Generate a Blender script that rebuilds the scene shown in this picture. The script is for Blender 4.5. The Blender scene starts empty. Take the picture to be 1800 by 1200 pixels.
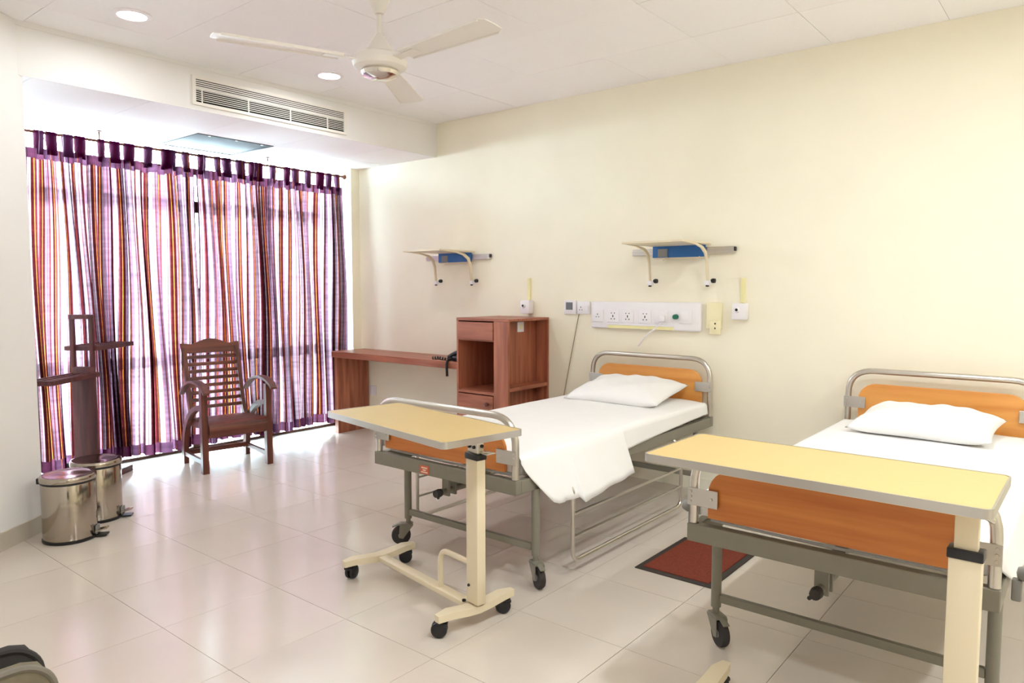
import bpy, bmesh, math, random
from mathutils import Vector, Matrix
random.seed(7)
PI = math.pi
SC = bpy.context.scene
COL = SC.collection

# ------------------------------------------------------------------ camera, sky, exposure
cam_d = bpy.data.cameras.new('camera')
cam = bpy.data.objects.new('camera', cam_d)
COL.objects.link(cam)
cam_d.sensor_width = 36.0
cam_d.lens = 1267.6 / 1800 * 36.0
cam_d.clip_start = 0.02
cam.location = (0, 0, 1.5)
cam.rotation_euler = (math.radians(90 - 4.241), 0, math.radians(-50.845))
SC.camera = cam

WORLD_STRENGTH = 34.0
DOWNLIGHT_W = 12.5
EXPOSURE = 1.24
w = bpy.data.worlds.new('sky')
SC.world = w
w.use_nodes = True
bg = w.node_tree.nodes['Background']
bg.inputs[0].default_value = (0.78, 0.96, 1.08, 1)
bg.inputs[1].default_value = WORLD_STRENGTH
SC.view_settings.view_transform = 'Standard'
SC.view_settings.look = 'None'
SC.view_settings.exposure = EXPOSURE
SC.view_settings.gamma = 1.0
SC.view_settings.use_curve_mapping = False
SC.cycles.max_bounces = 10
SC.cycles.diffuse_bounces = 6
SC.cycles.transmission_bounces = 8
SC.cycles.transparent_max_bounces = 12
SC.cycles.sample_clamp_indirect = 6.0
SC.cycles.use_denoising = True

por_d = bpy.data.lights.new('window_portal', 'AREA')
por_d.shape = 'RECTANGLE'; por_d.size = 3.4; por_d.size_y = 3.0
por_d.cycles.is_portal = True
por = bpy.data.objects.new('window_portal', por_d)
COL.objects.link(por)
por.location = (3.2, 6.62, 1.5)
por.rotation_euler = (math.radians(-90), 0, 0)     # shines towards -y, into the room


# ------------------------------------------------------------------ materials
def srgb(r, g, b):
    f = lambda c: (c / 12.92 if c <= 0.04045 else ((c + 0.055) / 1.055) ** 2.4)
    return (f(r / 255), f(g / 255), f(b / 255), 1)


def M(name, col, rough=0.5, metal=0.0, spec=0.5, vary=0.0, scale=30.0, bump=0.0, rand=0.0, stretch=(1, 1, 1)):
    m = bpy.data.materials.new(name)
    m.use_nodes = True
    nt = m.node_tree
    b = nt.nodes['Principled BSDF']
    b.inputs['Base Color'].default_value = col
    b.inputs['Roughness'].default_value = rough
    b.inputs['Metallic'].default_value = metal
    b.inputs['Specular IOR Level'].default_value = spec
    if vary or bump or rand:
        tc = nt.nodes.new('ShaderNodeTexCoord')
        mp = nt.nodes.new('ShaderNodeMapping')
        mp.inputs['Scale'].default_value = stretch
        nz = nt.nodes.new('ShaderNodeTexNoise')
        nz.inputs['Scale'].default_value = scale
        nz.inputs['Detail'].default_value = 4
        nt.links.new(tc.outputs['Object'], mp.inputs['Vector'])
        nt.links.new(mp.outputs['Vector'], nz.inputs['Vector'])
        hsv = nt.nodes.new('ShaderNodeHueSaturation')
        hsv.inputs['Color'].default_value = col
        mr = nt.nodes.new('ShaderNodeMapRange')
        mr.inputs['To Min'].default_value = 1 - vary
        mr.inputs['To Max'].default_value = 1 + vary
        mr.inputs['From Min'].default_value = 0.25
        mr.inputs['From Max'].default_value = 0.75
        nt.links.new(nz.outputs['Fac'], mr.inputs['Value'])
        last = mr.outputs['Result']
        if rand:
            oi = nt.nodes.new('ShaderNodeObjectInfo')
            mr2 = nt.nodes.new('ShaderNodeMapRange')
            mr2.inputs['To Min'].default_value = 1 - rand
            mr2.inputs['To Max'].default_value = 1 + rand
            nt.links.new(oi.outputs['Random'], mr2.inputs['Value'])
            mu = nt.nodes.new('ShaderNodeMath'); mu.operation = 'MULTIPLY'
            nt.links.new(last, mu.inputs[0]); nt.links.new(mr2.outputs['Result'], mu.inputs[1])
            last = mu.outputs[0]
        nt.links.new(last, hsv.inputs['Value'])
        nt.links.new(hsv.outputs['Color'], b.inputs['Base Color'])
        if bump:
            bp = nt.nodes.new('ShaderNodeBump')
            bp.inputs['Strength'].default_value = bump
            bp.inputs['Distance'].default_value = 0.01
            nt.links.new(nz.outputs['Fac'], bp.inputs['Height'])
            nt.links.new(bp.outputs['Normal'], b.inputs['Normal'])
    return m


def WOOD(name, dark, light, axis=0, rough=0.35, scale=7.0, rand=0.0):
    """wood grain running along the object's axis 0/1/2"""
    m = bpy.data.materials.new(name)
    m.use_nodes = True
    nt = m.node_tree
    b = nt.nodes['Principled BSDF']
    b.inputs['Roughness'].default_value = rough
    tc = nt.nodes.new('ShaderNodeTexCoord')
    mp = nt.nodes.new('ShaderNodeMapping')
    s = [scale * 3.2] * 3
    s[axis] = scale * 0.22
    mp.inputs['Scale'].default_value = s
    nz = nt.nodes.new('ShaderNodeTexNoise')
    nz.inputs['Scale'].default_value = 1.0
    nz.inputs['Detail'].default_value = 6
    nz.inputs['Distortion'].default_value = 0.6
    rp = nt.nodes.new('ShaderNodeValToRGB')
    rp.color_ramp.elements[0].position = 0.3
    rp.color_ramp.elements[0].color = dark
    rp.color_ramp.elements[1].position = 0.7
    rp.color_ramp.elements[1].color = light
    nt.links.new(tc.outputs['Object'], mp.inputs['Vector'])
    nt.links.new(mp.outputs['Vector'], nz.inputs['Vector'])
    nt.links.new(nz.outputs['Fac'], rp.inputs['Fac'])
    nt.links.new(rp.outputs['Color'], b.inputs['Base Color'])
    return m


def EMIT(name, col, strength):
    m = bpy.data.materials.new(name)
    m.use_nodes = True
    b = m.node_tree.nodes['Principled BSDF']
    b.inputs['Base Color'].default_value = (0.9, 0.9, 0.9, 1)
    b.inputs['Emission Color'].default_value = col
    b.inputs['Emission Strength'].default_value = strength
    return m


def FABRIC_STRIPES(name, trans, thin, stops, front=0.35):
    """striped translucent curtain cloth; the stripes follow the cloth's own u coordinate (metres)"""
    m = bpy.data.materials.new(name)
    m.use_nodes = True
    nt = m.node_tree
    N, L = nt.nodes.new, nt.links.new
    nt.nodes.remove(nt.nodes['Principled BSDF'])
    out = nt.nodes['Material Output']
    uv = N('ShaderNodeUVMap')
    sep = N('ShaderNodeSeparateXYZ')
    L(uv.outputs['UV'], sep.inputs[0])
    per = N('ShaderNodeMath'); per.operation = 'MULTIPLY'; per.inputs[1].default_value = 1 / 0.47
    fr = N('ShaderNodeMath'); fr.operation = 'FRACT'
    L(sep.outputs['X'], per.inputs[0]); L(per.outputs[0], fr.inputs[0])
    rp = N('ShaderNodeValToRGB')
    cr = rp.color_ramp
    cr.interpolation = 'CONSTANT'
    cr.elements[0].position = 0; cr.elements[0].color = stops[0][1]
    cr.elements[1].position = stops[1][0]; cr.elements[1].color = stops[1][1]
    for p, c in stops[2:]:
        e = cr.elements.new(p); e.color = c
    L(fr.outputs[0], rp.inputs['Fac'])
    wv = N('ShaderNodeTexNoise')                      # slubby weave
    wv.inputs['Scale'].default_value = 1.0
    mp = N('ShaderNodeMapping'); mp.inputs['Scale'].default_value = (2.2, 34, 1)
    L(uv.outputs['UV'], mp.inputs['Vector']); L(mp.outputs['Vector'], wv.inputs['Vector'])
    mr = N('ShaderNodeMapRange'); mr.inputs['To Min'].default_value = 0.45; mr.inputs['To Max'].default_value = 1.5
    L(wv.outputs['Fac'], mr.inputs['Value'])
    hsv = N('ShaderNodeHueSaturation')
    L(rp.outputs['Color'], hsv.inputs['Color']); L(mr.outputs['Result'], hsv.inputs['Value'])
    fh = N('ShaderNodeHueSaturation'); fh.inputs['Value'].default_value = front; fh.inputs['Saturation'].default_value = 1.5
    L(hsv.outputs['Color'], fh.inputs['Color'])
    di = N('ShaderNodeBsdfDiffuse'); tr = N('ShaderNodeBsdfTranslucent'); tp = N('ShaderNodeBsdfTransparent')
    L(fh.outputs['Color'], di.inputs['Color'])
    for n in (tr, tp): L(hsv.outputs['Color'], n.inputs['Color'])
    m1 = N('ShaderNodeMixShader'); m1.inputs[0].default_value = trans
    L(di.outputs[0], m1.inputs[1]); L(tr.outputs[0], m1.inputs[2])
    m2 = N('ShaderNodeMixShader'); m2.inputs[0].default_value = thin
    L(m1.outputs[0], m2.inputs[1]); L(tp.outputs[0], m2.inputs[2])
    L(m2.outputs[0], out.inputs['Surface'])
    return m


LIL, PAL, MAR, WIN, ORA = (0.122, 0.064, 0.094, 1), (0.240, 0.158, 0.190, 1), (0.026, 0.0035, 0.004, 1), (0.068, 0.011, 0.014, 1), (0.24, 0.070, 0.014, 1)
ROS = (0.155, 0.040, 0.055, 1)
CLOTH = [(0, LIL), (0.08, PAL), (0.16, ROS), (0.18, PAL), (0.23, WIN), (0.26, MAR), (0.315, ORA), (0.33, MAR), (0.385, LIL), (0.45, PAL), (0.54, ROS), (0.555, LIL), (0.61, WIN),
         (0.635, LIL), (0.68, MAR), (0.72, ORA), (0.735, WIN), (0.775, PAL), (0.83, ROS), (0.845, PAL), (0.885, MAR), (0.945, ORA), (0.96, WIN)]
DARKBAND = [(0, (0.07, 0.03, 0.055, 1)), (0.16, ORA), (0.175, (0.06, 0.018, 0.035, 1)), (0.42, (0.35, 0.27, 0.35, 1)), (0.435, (0.07, 0.03, 0.055, 1)), (0.70, ORA), (0.712, (0.06, 0.018, 0.035, 1))]


def GLASS(name):
    m = bpy.data.materials.new(name)
    m.use_nodes = True
    nt = m.node_tree
    nt.nodes.remove(nt.nodes['Principled BSDF'])
    out = nt.nodes['Material Output']
    t = nt.nodes.new('ShaderNodeBsdfTransparent'); t.inputs[0].default_value = (0.94, 0.97, 0.96, 1)
    g = nt.nodes.new('ShaderNodeBsdfGlossy'); g.inputs['Roughness'].default_value = 0.02
    f = nt.nodes.new('ShaderNodeFresnel'); f.inputs[0].default_value = 1.45
    mx = nt.nodes.new('ShaderNodeMixShader')
    nt.links.new(f.outputs[0], mx.inputs[0]); nt.links.new(t.outputs[0], mx.inputs[1]); nt.links.new(g.outputs[0], mx.inputs[2])
    nt.links.new(mx.outputs[0], out.inputs['Surface'])
    return m


MT = {}
MT['cream'] = M('cream_wall_paint', srgb(243, 236, 214), 0.6, vary=0.02, scale=3, bump=0.03)
MT['white_paint'] = M('white_wall_paint', srgb(236, 233, 230), 0.6, vary=0.015, scale=3, bump=0.03)
MT['ceil'] = M('white_ceiling_board', srgb(247, 245, 245), 0.8, vary=0.012, scale=60, bump=0.05, rand=0.012)
MT['joint'] = M('ceiling_joint', srgb(165, 158, 152), 0.9)
MT['floor'] = M('polished_beige_tile', srgb(211, 200, 187), 0.16, spec=0.55, vary=0.035, scale=2.2, rand=0.015)
MT['grout'] = M('grout', srgb(150, 138, 122), 0.9)
MT['skirting'] = M('beige_skirting_tile', srgb(196, 186, 170), 0.25, vary=0.04, scale=5)
MT['wood_dk_x'] = WOOD('mahogany_x', srgb(60, 25, 17), srgb(118, 58, 40), 0, 0.42)
MT['wood_dk_y'] = WOOD('mahogany_y', srgb(60, 25, 17), srgb(118, 58, 40), 1, 0.42)
MT['wood_dk_z'] = WOOD('mahogany_z', srgb(60, 25, 17), srgb(118, 58, 40), 2, 0.42)
MT['wood_md_x'] = WOOD('red_brown_wood_x', srgb(130, 71, 48), srgb(180, 110, 82), 0, 0.38)
MT['wood_md_y'] = WOOD('red_brown_wood_y', srgb(130, 71, 48), srgb(180, 110, 82), 1, 0.38)
MT['wood_md_z'] = WOOD('red_brown_wood_z', srgb(130, 71, 48), srgb(180, 110, 82), 2, 0.38)
MT['win_wood'] = WOOD('window_frame_wood', srgb(66, 30, 18), srgb(100, 50, 30), 2, 0.4)
MT['rackwood'] = WOOD('dark_plum_wood', srgb(54, 20, 20), srgb(96, 42, 40), 2, 0.6)
MT['lam_orange'] = WOOD('orange_beech_laminate', srgb(182, 101, 42), srgb(212, 137, 64), 1, 0.35, 5)
MT['lam_head'] = WOOD('honey_beech_laminate', srgb(208, 136, 62), srgb(230, 166, 88), 1, 0.35, 5)
MT['lam_yellow'] = M('yellow_laminate', srgb(203, 175, 113), 0.36, vary=0.02, scale=40)
MT['alu'] = M('brushed_aluminium', srgb(205, 200, 192), 0.28, 1.0)
MT['alu_dk'] = M('aluminium_edging', srgb(198, 195, 190), 0.34, 1.0)
MT['chrome'] = M('chrome', srgb(225, 220, 212), 0.12, 1.0)
MT['steel'] = M('polished_bin_steel', srgb(176, 166, 154), 0.13, 1.0)
MT['bedpaint'] = M('grey_bed_enamel', srgb(130, 125, 111), 0.4, vary=0.03)
MT['cream_metal'] = M('cream_powder_coat', srgb(226, 212, 182), 0.35)
MT['black'] = M('black_plastic', srgb(22, 20, 24), 0.4)
MT['rubber'] = M('dark_rubber', srgb(48, 42, 40), 0.7)
MT['grey_pl'] = M('grey_plastic', srgb(132, 130, 126), 0.45)
MT['white_pl'] = M('white_plastic', srgb(238, 234, 236), 0.3)
MT['cream_pl'] = M('cream_plastic', srgb(238, 228, 186), 0.35)
MT['yellow_duct'] = M('pale_yellow_duct', srgb(234, 226, 168), 0.4)
MT['sheet'] = M('white_cotton', srgb(240, 238, 236), 0.85, vary=0.01, scale=8, bump=0.12)
MT['mattress'] = M('grey_white_ticking', srgb(206, 202, 198), 0.7, vary=0.03, scale=60)
MT['blue'] = M('blue_panel', srgb(30, 98, 168), 0.4)
MT['fanwhite'] = M('off_white_enamel', srgb(236, 231, 224), 0.5)
MT['glow'] = EMIT('lamp_diffuser', (1, 0.97, 0.9, 1), 14)
MT['slatwhite'] = M('white_grille_metal', srgb(236, 230, 222), 0.4)
MT['dark_shade'] = M('painted_shade', srgb(16, 12, 11), 0.95)  # near-black colour painting the shade in grille and socket holes
MT['hatch'] = M('grey_hatch_metal', srgb(66, 70, 74), 0.8)
MT['mat_red'] = M('rust_red_carpet', srgb(128, 52, 28), 0.95, vary=0.4, scale=160, bump=0.8)
MT['mat_edge'] = M('black_rubber_edge', srgb(60, 52, 46), 0.8)
MT['green'] = M('green_knob', srgb(24, 110, 84), 0.35)
MT['screen'] = M('grey_display', srgb(104, 104, 106), 0.2)
MT['cable'] = M('grey_cable', srgb(150, 138, 112), 0.6)
MT['redlabel'] = M('red_orange_label', srgb(200, 96, 58), 0.5)
MT['whiteprint'] = M('label_print', srgb(240, 214, 196), 0.5)
MT['seat_dk'] = M('dark_brown_upholstery', srgb(40, 34, 30), 0.8, vary=0.12, scale=60, bump=0.1)
MT['seat_rib'] = M('ribbed_olive_upholstery', srgb(104, 94, 74), 0.85, vary=0.1, scale=40)
MT['piping'] = M('grey_brown_piping', srgb(108, 100, 88), 0.7)
MT['curtain'] = FABRIC_STRIPES('striped_curtain', 0.80, 0.06, CLOTH, 0.28)
MT['curtain_dbl'] = FABRIC_STRIPES('striped_curtain_doubled', 0.5, 0.0, DARKBAND, 0.8)
MT['glass'] = GLASS('window_glass')
MT['plaster'] = M('exterior_plaster', srgb(226, 224, 220), 0.9)


# ------------------------------------------------------------------ mesh helpers
class B:
    """collects shapes into one mesh"""
    def __init__(self):
        self.bm = bmesh.new()

    def _merge(self, t, mat=None):
        if mat is not None:
            bmesh.ops.transform(t, matrix=mat, verts=t.verts)
        me = bpy.data.meshes.new('tmp')
        t.to_mesh(me); t.free()
        self.bm.from_mesh(me)
        bpy.data.meshes.remove(me)
        return self

    def box(self, c, s, bev=0.0, rot=None, seg=2):
        t = bmesh.new()
        bmesh.ops.create_cube(t, size=1.0)
        bmesh.ops.scale(t, vec=s, verts=t.verts)
        if bev:
            bmesh.ops.bevel(t, geom=t.edges[:], offset=bev, segments=seg, profile=0.5, affect='EDGES', clamp_overlap=True)
        m = Matrix.Translation(c)
        if rot is not None:
            m = m @ rot
        return self._merge(t, m)

    def b2(self, lo, hi, bev=0.0):
        c = [(a + b) / 2 for a, b in zip(lo, hi)]
        s = [abs(b - a) for a, b in zip(lo, hi)]
        return self.box(c, s, bev)

    def tube(self, pts, r, n=10, closed=False):
        pts = [Vector(p) for p in pts]
        k = len(pts)
        rs = r if isinstance(r, (list, tuple)) else [r] * k
        tang = []
        for i in range(k):
            a = pts[i - 1] if (i > 0 or closed) else pts[i]
            b = pts[(i + 1) % k] if (i < k - 1 or closed) else pts[i]
            tang.append((b - a).normalized())
        up = Vector((0, 0, 1)) if abs(tang[0].z) < 0.9 else Vector((1, 0, 0))
        nrm = (up - tang[0] * up.dot(tang[0])).normalized()
        rings = []
        for i in range(k):
            nrm = (nrm - tang[i] * nrm.dot(tang[i]))
            nrm = nrm.normalized() if nrm.length > 1e-6 else tang[i].orthogonal().normalized()
            bi = tang[i].cross(nrm)
            rings.append([self.bm.verts.new(pts[i] + (nrm * math.cos(2 * PI * j / n) + bi * math.sin(2 * PI * j / n)) * rs[i]) for j in range(n)])
        for i in range(k if closed else k - 1):
            a, b = rings[i], rings[(i + 1) % k]
            for j in range(n):
                self.bm.faces.new((a[j], a[(j + 1) % n], b[(j + 1) % n], b[j]))
        if not closed:
            self.bm.faces.new(rings[0][::-1]); self.bm.faces.new(rings[-1])
        return self

    def band(self, pts, wid, thk, side):
        """rectangular bar swept along pts; side = constant width direction; wid may be a list"""
        pts = [Vector(p) for p in pts]
        side = Vector(side).normalized()
        k = len(pts)
        ws = wid if isinstance(wid, (list, tuple)) else [wid] * k
        ts = thk if isinstance(thk, (list, tuple)) else [thk] * k
        rings = []
        for i in range(k):
            a = pts[max(i - 1, 0)]; b = pts[min(i + 1, k - 1)]
            t = (b - a).normalized()
            nn = t.cross(side).normalized()
            rings.append([self.bm.verts.new(pts[i] + side * (sx * ws[i] / 2) + nn * (sy * ts[i] / 2)) for sx, sy in ((-1, -1), (1, -1), (1, 1), (-1, 1))])
        for i in range(k - 1):
            for j in range(4):
                self.bm.faces.new((rings[i][j], rings[i][(j + 1) % 4], rings[i + 1][(j + 1) % 4], rings[i + 1][j]))
        self.bm.faces.new(rings[0][::-1]); self.bm.faces.new(rings[-1])
        return self

    def cyl(self, p0, p1, r, n=16, r2=None):
        return self.tube([p0, p1], [r, r if r2 is None else r2], n)

    def lathe(self, prof, c=(0, 0, 0), n=28, axis='z', sx=1.0, sy=1.0):
        rings = []
        for r, z in prof:
            ring = []
            for j in range(n):
                a = 2 * PI * j / n
                p = (r * math.cos(a) * sx, r * math.sin(a) * sy, z)
                if axis == 'x': p = (p[2], p[0], p[1])
                if axis == 'y': p = (p[0], p[2], p[1])
                ring.append(self.bm.verts.new((c[0] + p[0], c[1] + p[1], c[2] + p[2])))
            rings.append(ring)
        for a, b in zip(rings, rings[1:]):
            for j in range(n):
                self.bm.faces.new((a[j], a[(j + 1) % n], b[(j + 1) % n], b[j]))
        if prof[0][0] > 1e-5: self.bm.faces.new(rings[0][::-1])
        if prof[-1][0] > 1e-5: self.bm.faces.new(rings[-1])
        return self

    def prism(self, outline, t0, t1, axis='z', bev=0.0):
        """outline of 2-D points extruded along an axis; 2-D axes are the other two in xyz order"""
        t = bmesh.new()
        def mk(p, h):
            return {'z': (p[0], p[1], h), 'y': (p[0], h, p[1]), 'x': (h, p[0], p[1])}[axis]
        a = [t.verts.new(mk(p, t0)) for p in outline]
        b = [t.verts.new(mk(p, t1)) for p in outline]
        n = len(outline)
        t.faces.new(a[::-1]); t.faces.new(b)
        for j in range(n):
            t.faces.new((a[j], a[(j + 1) % n], b[(j + 1) % n], b[j]))
        bmesh.ops.recalc_face_normals(t, faces=t.faces)
        if bev:
            bmesh.ops.bevel(t, geom=[e for e in t.edges if len(e.link_faces) == 2 and e.calc_face_angle(0) > 0.8],
                            offset=bev, segments=2, profile=0.5, affect='EDGES', clamp_overlap=True)
        return self._merge(t)

    def xf(self, m):
        bmesh.ops.transform(self.bm, matrix=m, verts=self.bm.verts)
        return self

    def mesh(self, name, mat, smooth=True, ang=35):
        bmesh.ops.recalc_face_normals(self.bm, faces=self.bm.faces)
        me = bpy.data.meshes.new(name)
        self.bm.to_mesh(me); self.bm.free()
        if smooth:
            for p in me.polygons: p.use_smooth = True
            me.set_sharp_from_angle(angle=math.radians(ang))
        if mat is not None:
            me.materials.append(MT[mat])
        return me

    def obj(self, name, mat, parent=None, smooth=True, ang=35, kind=None, label=None):
        return put(name, self.mesh(name, mat, smooth, ang), parent, kind, label)


def put(name, me, parent=None, kind=None, label=None, loc=(0, 0, 0), rz=0.0):
    o = bpy.data.objects.new(name, me)
    COL.objects.link(o)
    o.location = loc; o.rotation_euler = (0, 0, rz)
    if parent is not None: o.parent = parent
    if kind: o['kind'] = kind
    if label: o['label'] = label
    return o


def thing(name, label, cat, loc=(0, 0, 0), rz=0.0, group=None):
    o = bpy.data.objects.new(name, None)
    o.empty_display_size = 0.1
    COL.objects.link(o)
    o.location = loc; o.rotation_euler = (0, 0, rz)
    o['label'] = label; o['category'] = cat
    if group: o['group'] = group
    return o


def tag(o, label, cat, group=None):
    o['label'] = label; o['category'] = cat
    if group: o['group'] = group
    return o


def fillet(pts, rad, seg=6):
    """round the inner corners of a polyline"""
    pts = [Vector(p) for p in pts]
    out = [pts[0]]
    for i in range(1, len(pts) - 1):
        p, a, b = pts[i], pts[i - 1], pts[i + 1]
        r = rad if not isinstance(rad, (list, tuple)) else rad[i - 1]
        da, db = (a - p), (b - p)
        d = min(r, da.length * 0.49, db.length * 0.49)
        s, e = p + da.normalized() * d, p + db.normalized() * d
        for k in range(seg + 1):
            t = k / seg
            out.append(s * (1 - t) ** 2 + p * 2 * t * (1 - t) + e * t ** 2)
    out.append(pts[-1])
    return out


def rrect(x0, y0, x1, y1, r, seg=5):
    o = []
    for cx, cy, a0 in ((x1 - r, y1 - r, 0), (x0 + r, y1 - r, 90), (x0 + r, y0 + r, 180), (x1 - r, y0 + r, 270)):
        for k in range(seg + 1):
            a = math.radians(a0 + 90 * k / seg)
            o.append((cx + r * math.cos(a), cy + r * math.sin(a)))
    return o


# ------------------------------------------------------------------ room shell
XW = 5.0            # bed wall
YJ = 6.17           # window jamb plane
ZC, ZL = 3.066, 2.752
YB = 5.0            # bulkhead face

fl = B().b2((-1.35, -2.15, -0.12), (5.15, 7.6, -0.004)).obj('floor', 'grout', smooth=False, kind='structure')
tx, ty, gx, gy = 0.565, 0.5575, 1.42, 0.918
i0 = math.floor((-1.2 - gx) / tx)
tile_cache = {}
for i in range(i0, 8):
    for j in range(-6, 11):
        x0, x1 = max(gx + i * tx, -1.2), min(gx + (i + 1) * tx, 5.0)
        y0, y1 = max(gy + j * ty, -2.0), min(gy + (j + 1) * ty, 6.45)
        if x1 - x0 < 0.02 or y1 - y0 < 0.02: continue
        g = 0.0011
        key = (round(x1 - x0, 3), round(y1 - y0, 3))
        if key not in tile_cache:
            tile_cache[key] = B().box((0, 0, -0.003), (key[0] - 2 * g, key[1] - 2 * g, 0.006)).mesh('tile', 'floor', False)
        put('tile', tile_cache[key], fl, loc=((x0 + x1) / 2, (y0 + y1) / 2, 0))

ce = B().b2((-1.35, -2.15, ZC + 0.004), (5.15, YB + 0.05, ZC + 0.15)).obj('ceiling', 'joint', smooth=False, kind='structure')
cx_, cy_ = 0.685, 0.65
for i in range(10):
    for j in range(12):
        x1, x0 = 5.0 - cx_ * i, max(5.0 - cx_ * (i + 1), -1.2)
        y1 = min(4.66 - cy_ * (j - 1), YB); y0 = max(4.66 - cy_ * j, -2.0)
        if x1 - x0 < 0.02 or y1 - y0 < 0.02: continue
        dz = random.choice((0, 0, 0, 0.0015, -0.001))
        B().box((0, 0, 0), (x1 - x0 - 0.0024, y1 - y0 - 0.0024, 0.008)).obj('ceiling_tile', 'ceil', ce, False).location = ((x0 + x1) / 2, (y0 + y1) / 2, ZC + 0.004 + dz)

ce2 = B().b2((1.2, YB + 0.02, ZL + 0.004), (5.15, 6.45, ZL + 0.012)).obj('ceiling_lower', 'joint', smooth=False, kind='structure')
for i in range(6):
    for (y0, y1) in ((YB + 0.004, 5.735), (5.735, 6.44)):
        x0, x1 = max(1.25, 2.31 + 0.7 * (i - 2)), min(5.0, 2.31 + 0.7 * (i - 1))
        if x1 - x0 < 0.02: continue
        if i == 3 and y0 > 5.5: continue      # the hatch sits here
        B().box((0, 0, 0), (x1 - x0 - 0.004, y1 - y0 - 0.004, 0.008)).obj('ceiling_tile', 'ceil', ce2, False).location = ((x0 + x1) / 2, (y0 + y1) / 2, ZL + 0.004)

B().b2((1.2, YB, ZL - 0.001), (XW, YB + 0.018, ZC)).obj('wall_bulkhead', 'white_paint', smooth=False, kind='structure')
B().b2((1.4, YB - 0.006, ZC - 0.03), (XW, YB, ZC)).obj('trim_1', 'white_paint', smooth=False, kind='structure')
B().b2((XW, -2.15, 0), (5.15, 6.75, ZC + 0.1)).obj('wall_right', 'cream', smooth=False, kind='structure')
B().b2((4.89, YJ, 0), (XW, 6.75, ZC)).obj('wall_back', 'cream', smooth=False, kind='structure')
# slanted wall on the left, with its return towards the window
P = Vector((1.562, 5.02)); d2 = Vector((-0.8, -0.6)); Q = P + d2 * 3.45
nrm2 = Vector((-0.6, 0.8))
ol = [P, Q, Q + nrm2 * 0.12, (P.x - 0.15, P.y + 0.1), (P.x - 0.15, 6.75), (P.x, 6.75)]
B().prism([tuple(v) for v in ol], 0, ZC, 'z').obj('wall_left', 'white_paint', smooth=False, kind='structure')
B().b2((-1.35, -2.15, 0), (-1.2, 2.98, ZC)).obj('wall_side', 'white_paint', smooth=False, kind='structure')
B().b2((-1.35, -2.15, 0), (5.15, -2.0, ZC)).obj('wall_front', 'cream', smooth=False, kind='structure')
ol = [P, Q, Q - nrm2 * 0.012, P - nrm2 * 0.012 ]
B().prism([tuple(v) for v in ol], 0, 0.105, 'z').obj('baseboard_left', 'skirting', smooth=False, kind='structure')
B().b2((XW - 0.012, -2.0, 0), (XW, YJ, 0.085)).obj('baseboard_right', 'cream', smooth=False, kind='structure')

# window: timber frame with panes, floor to ceiling
WY = 6.5
win = B().b2((1.56, WY - 0.04, 0), (4.9, WY + 0.04, 0.025)).b2((1.56, WY - 0.04, 2.525), (4.9, WY + 0.04, 2.585)).obj('window_1', 'win_wood', smooth=False, kind='structure')
mull = [1.60, 2.515, 3.295, 4.06, 4.86]
for x in mull:
    B().b2((x - 0.045, WY - 0.045, 0.025), (x + 0.045, WY + 0.045, 2.525), 0.006).obj('mullion', 'win_wood', win, False)
for a, b in zip(mull, mull[1:]):
    B().b2((a + 0.045, WY - 0.04, 2.185), (b - 0.045, WY + 0.04, 2.29), 0.005).obj('transom', 'win_wood', win, False)
    B().b2((a + 0.045, WY - 0.04, 0.80), (b - 0.045, WY + 0.04, 0.90), 0.005).obj('rail', 'win_wood', win, False)
    for z0, z1 in ((0.025, 0.80), (0.90, 2.185), (2.29, 2.525)):
        B().b2((a + 0.045, WY - 0.003, z0), (b - 0.045, WY + 0.003, z1)).obj('pane', 'glass', win, False)
B().b2((1.56, WY - 0.003, 2.585), (4.9, WY + 0.003, 3.02)).obj('pane', 'glass', win, False)
B().b2((1.4, WY - 0.06, 3.02), (XW, WY + 0.25, ZC + 0.1)).obj('trim_2', 'white_paint', smooth=False, kind='structure')
B().b2((0.4, 6.75, 3.36), (6.0, 9.6, 3.5)).obj('ceiling_shade_overhang', 'plaster', smooth=False, kind='structure')  # unseen overhang, sized to darken the top of the curtains
B().b2((0.4, 7.6, -0.12), (5.8, 9.0, -0.02)).obj('floor_balcony', 'plaster', smooth=False, kind='structure')

# ------------------------------------------------------------------ ceiling fittings
def downlight(x, y, label, z=ZC, power=1.0):
    t = thing('downlight', label, 'ceiling light', (x, y, z), 0, 'round recessed downlights')
    B().lathe([(0.075, -0.002), (0.078, -0.010), (0.105, -0.006), (0.108, 0.0)], n=32).obj('trim_ring', 'white_pl', t)
    B().lathe([(0.0001, -0.006), (0.075, -0.006), (0.075, -0.003), (0.0001, -0.003)], n=32).obj('diffuser', 'glow', t)
    ld = bpy.data.lights.new('lamp', 'AREA')
    ld.shape = 'DISK'; ld.size = 0.10; ld.energy = DOWNLIGHT_W * power; ld.color = (0.87, 0.94, 1.0)
    ld.spread = math.radians(178)
    lo = bpy.data.objects.new('lamp', ld); COL.objects.link(lo); lo.parent = t
    lo.location = (0, 0, -0.012)


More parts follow.
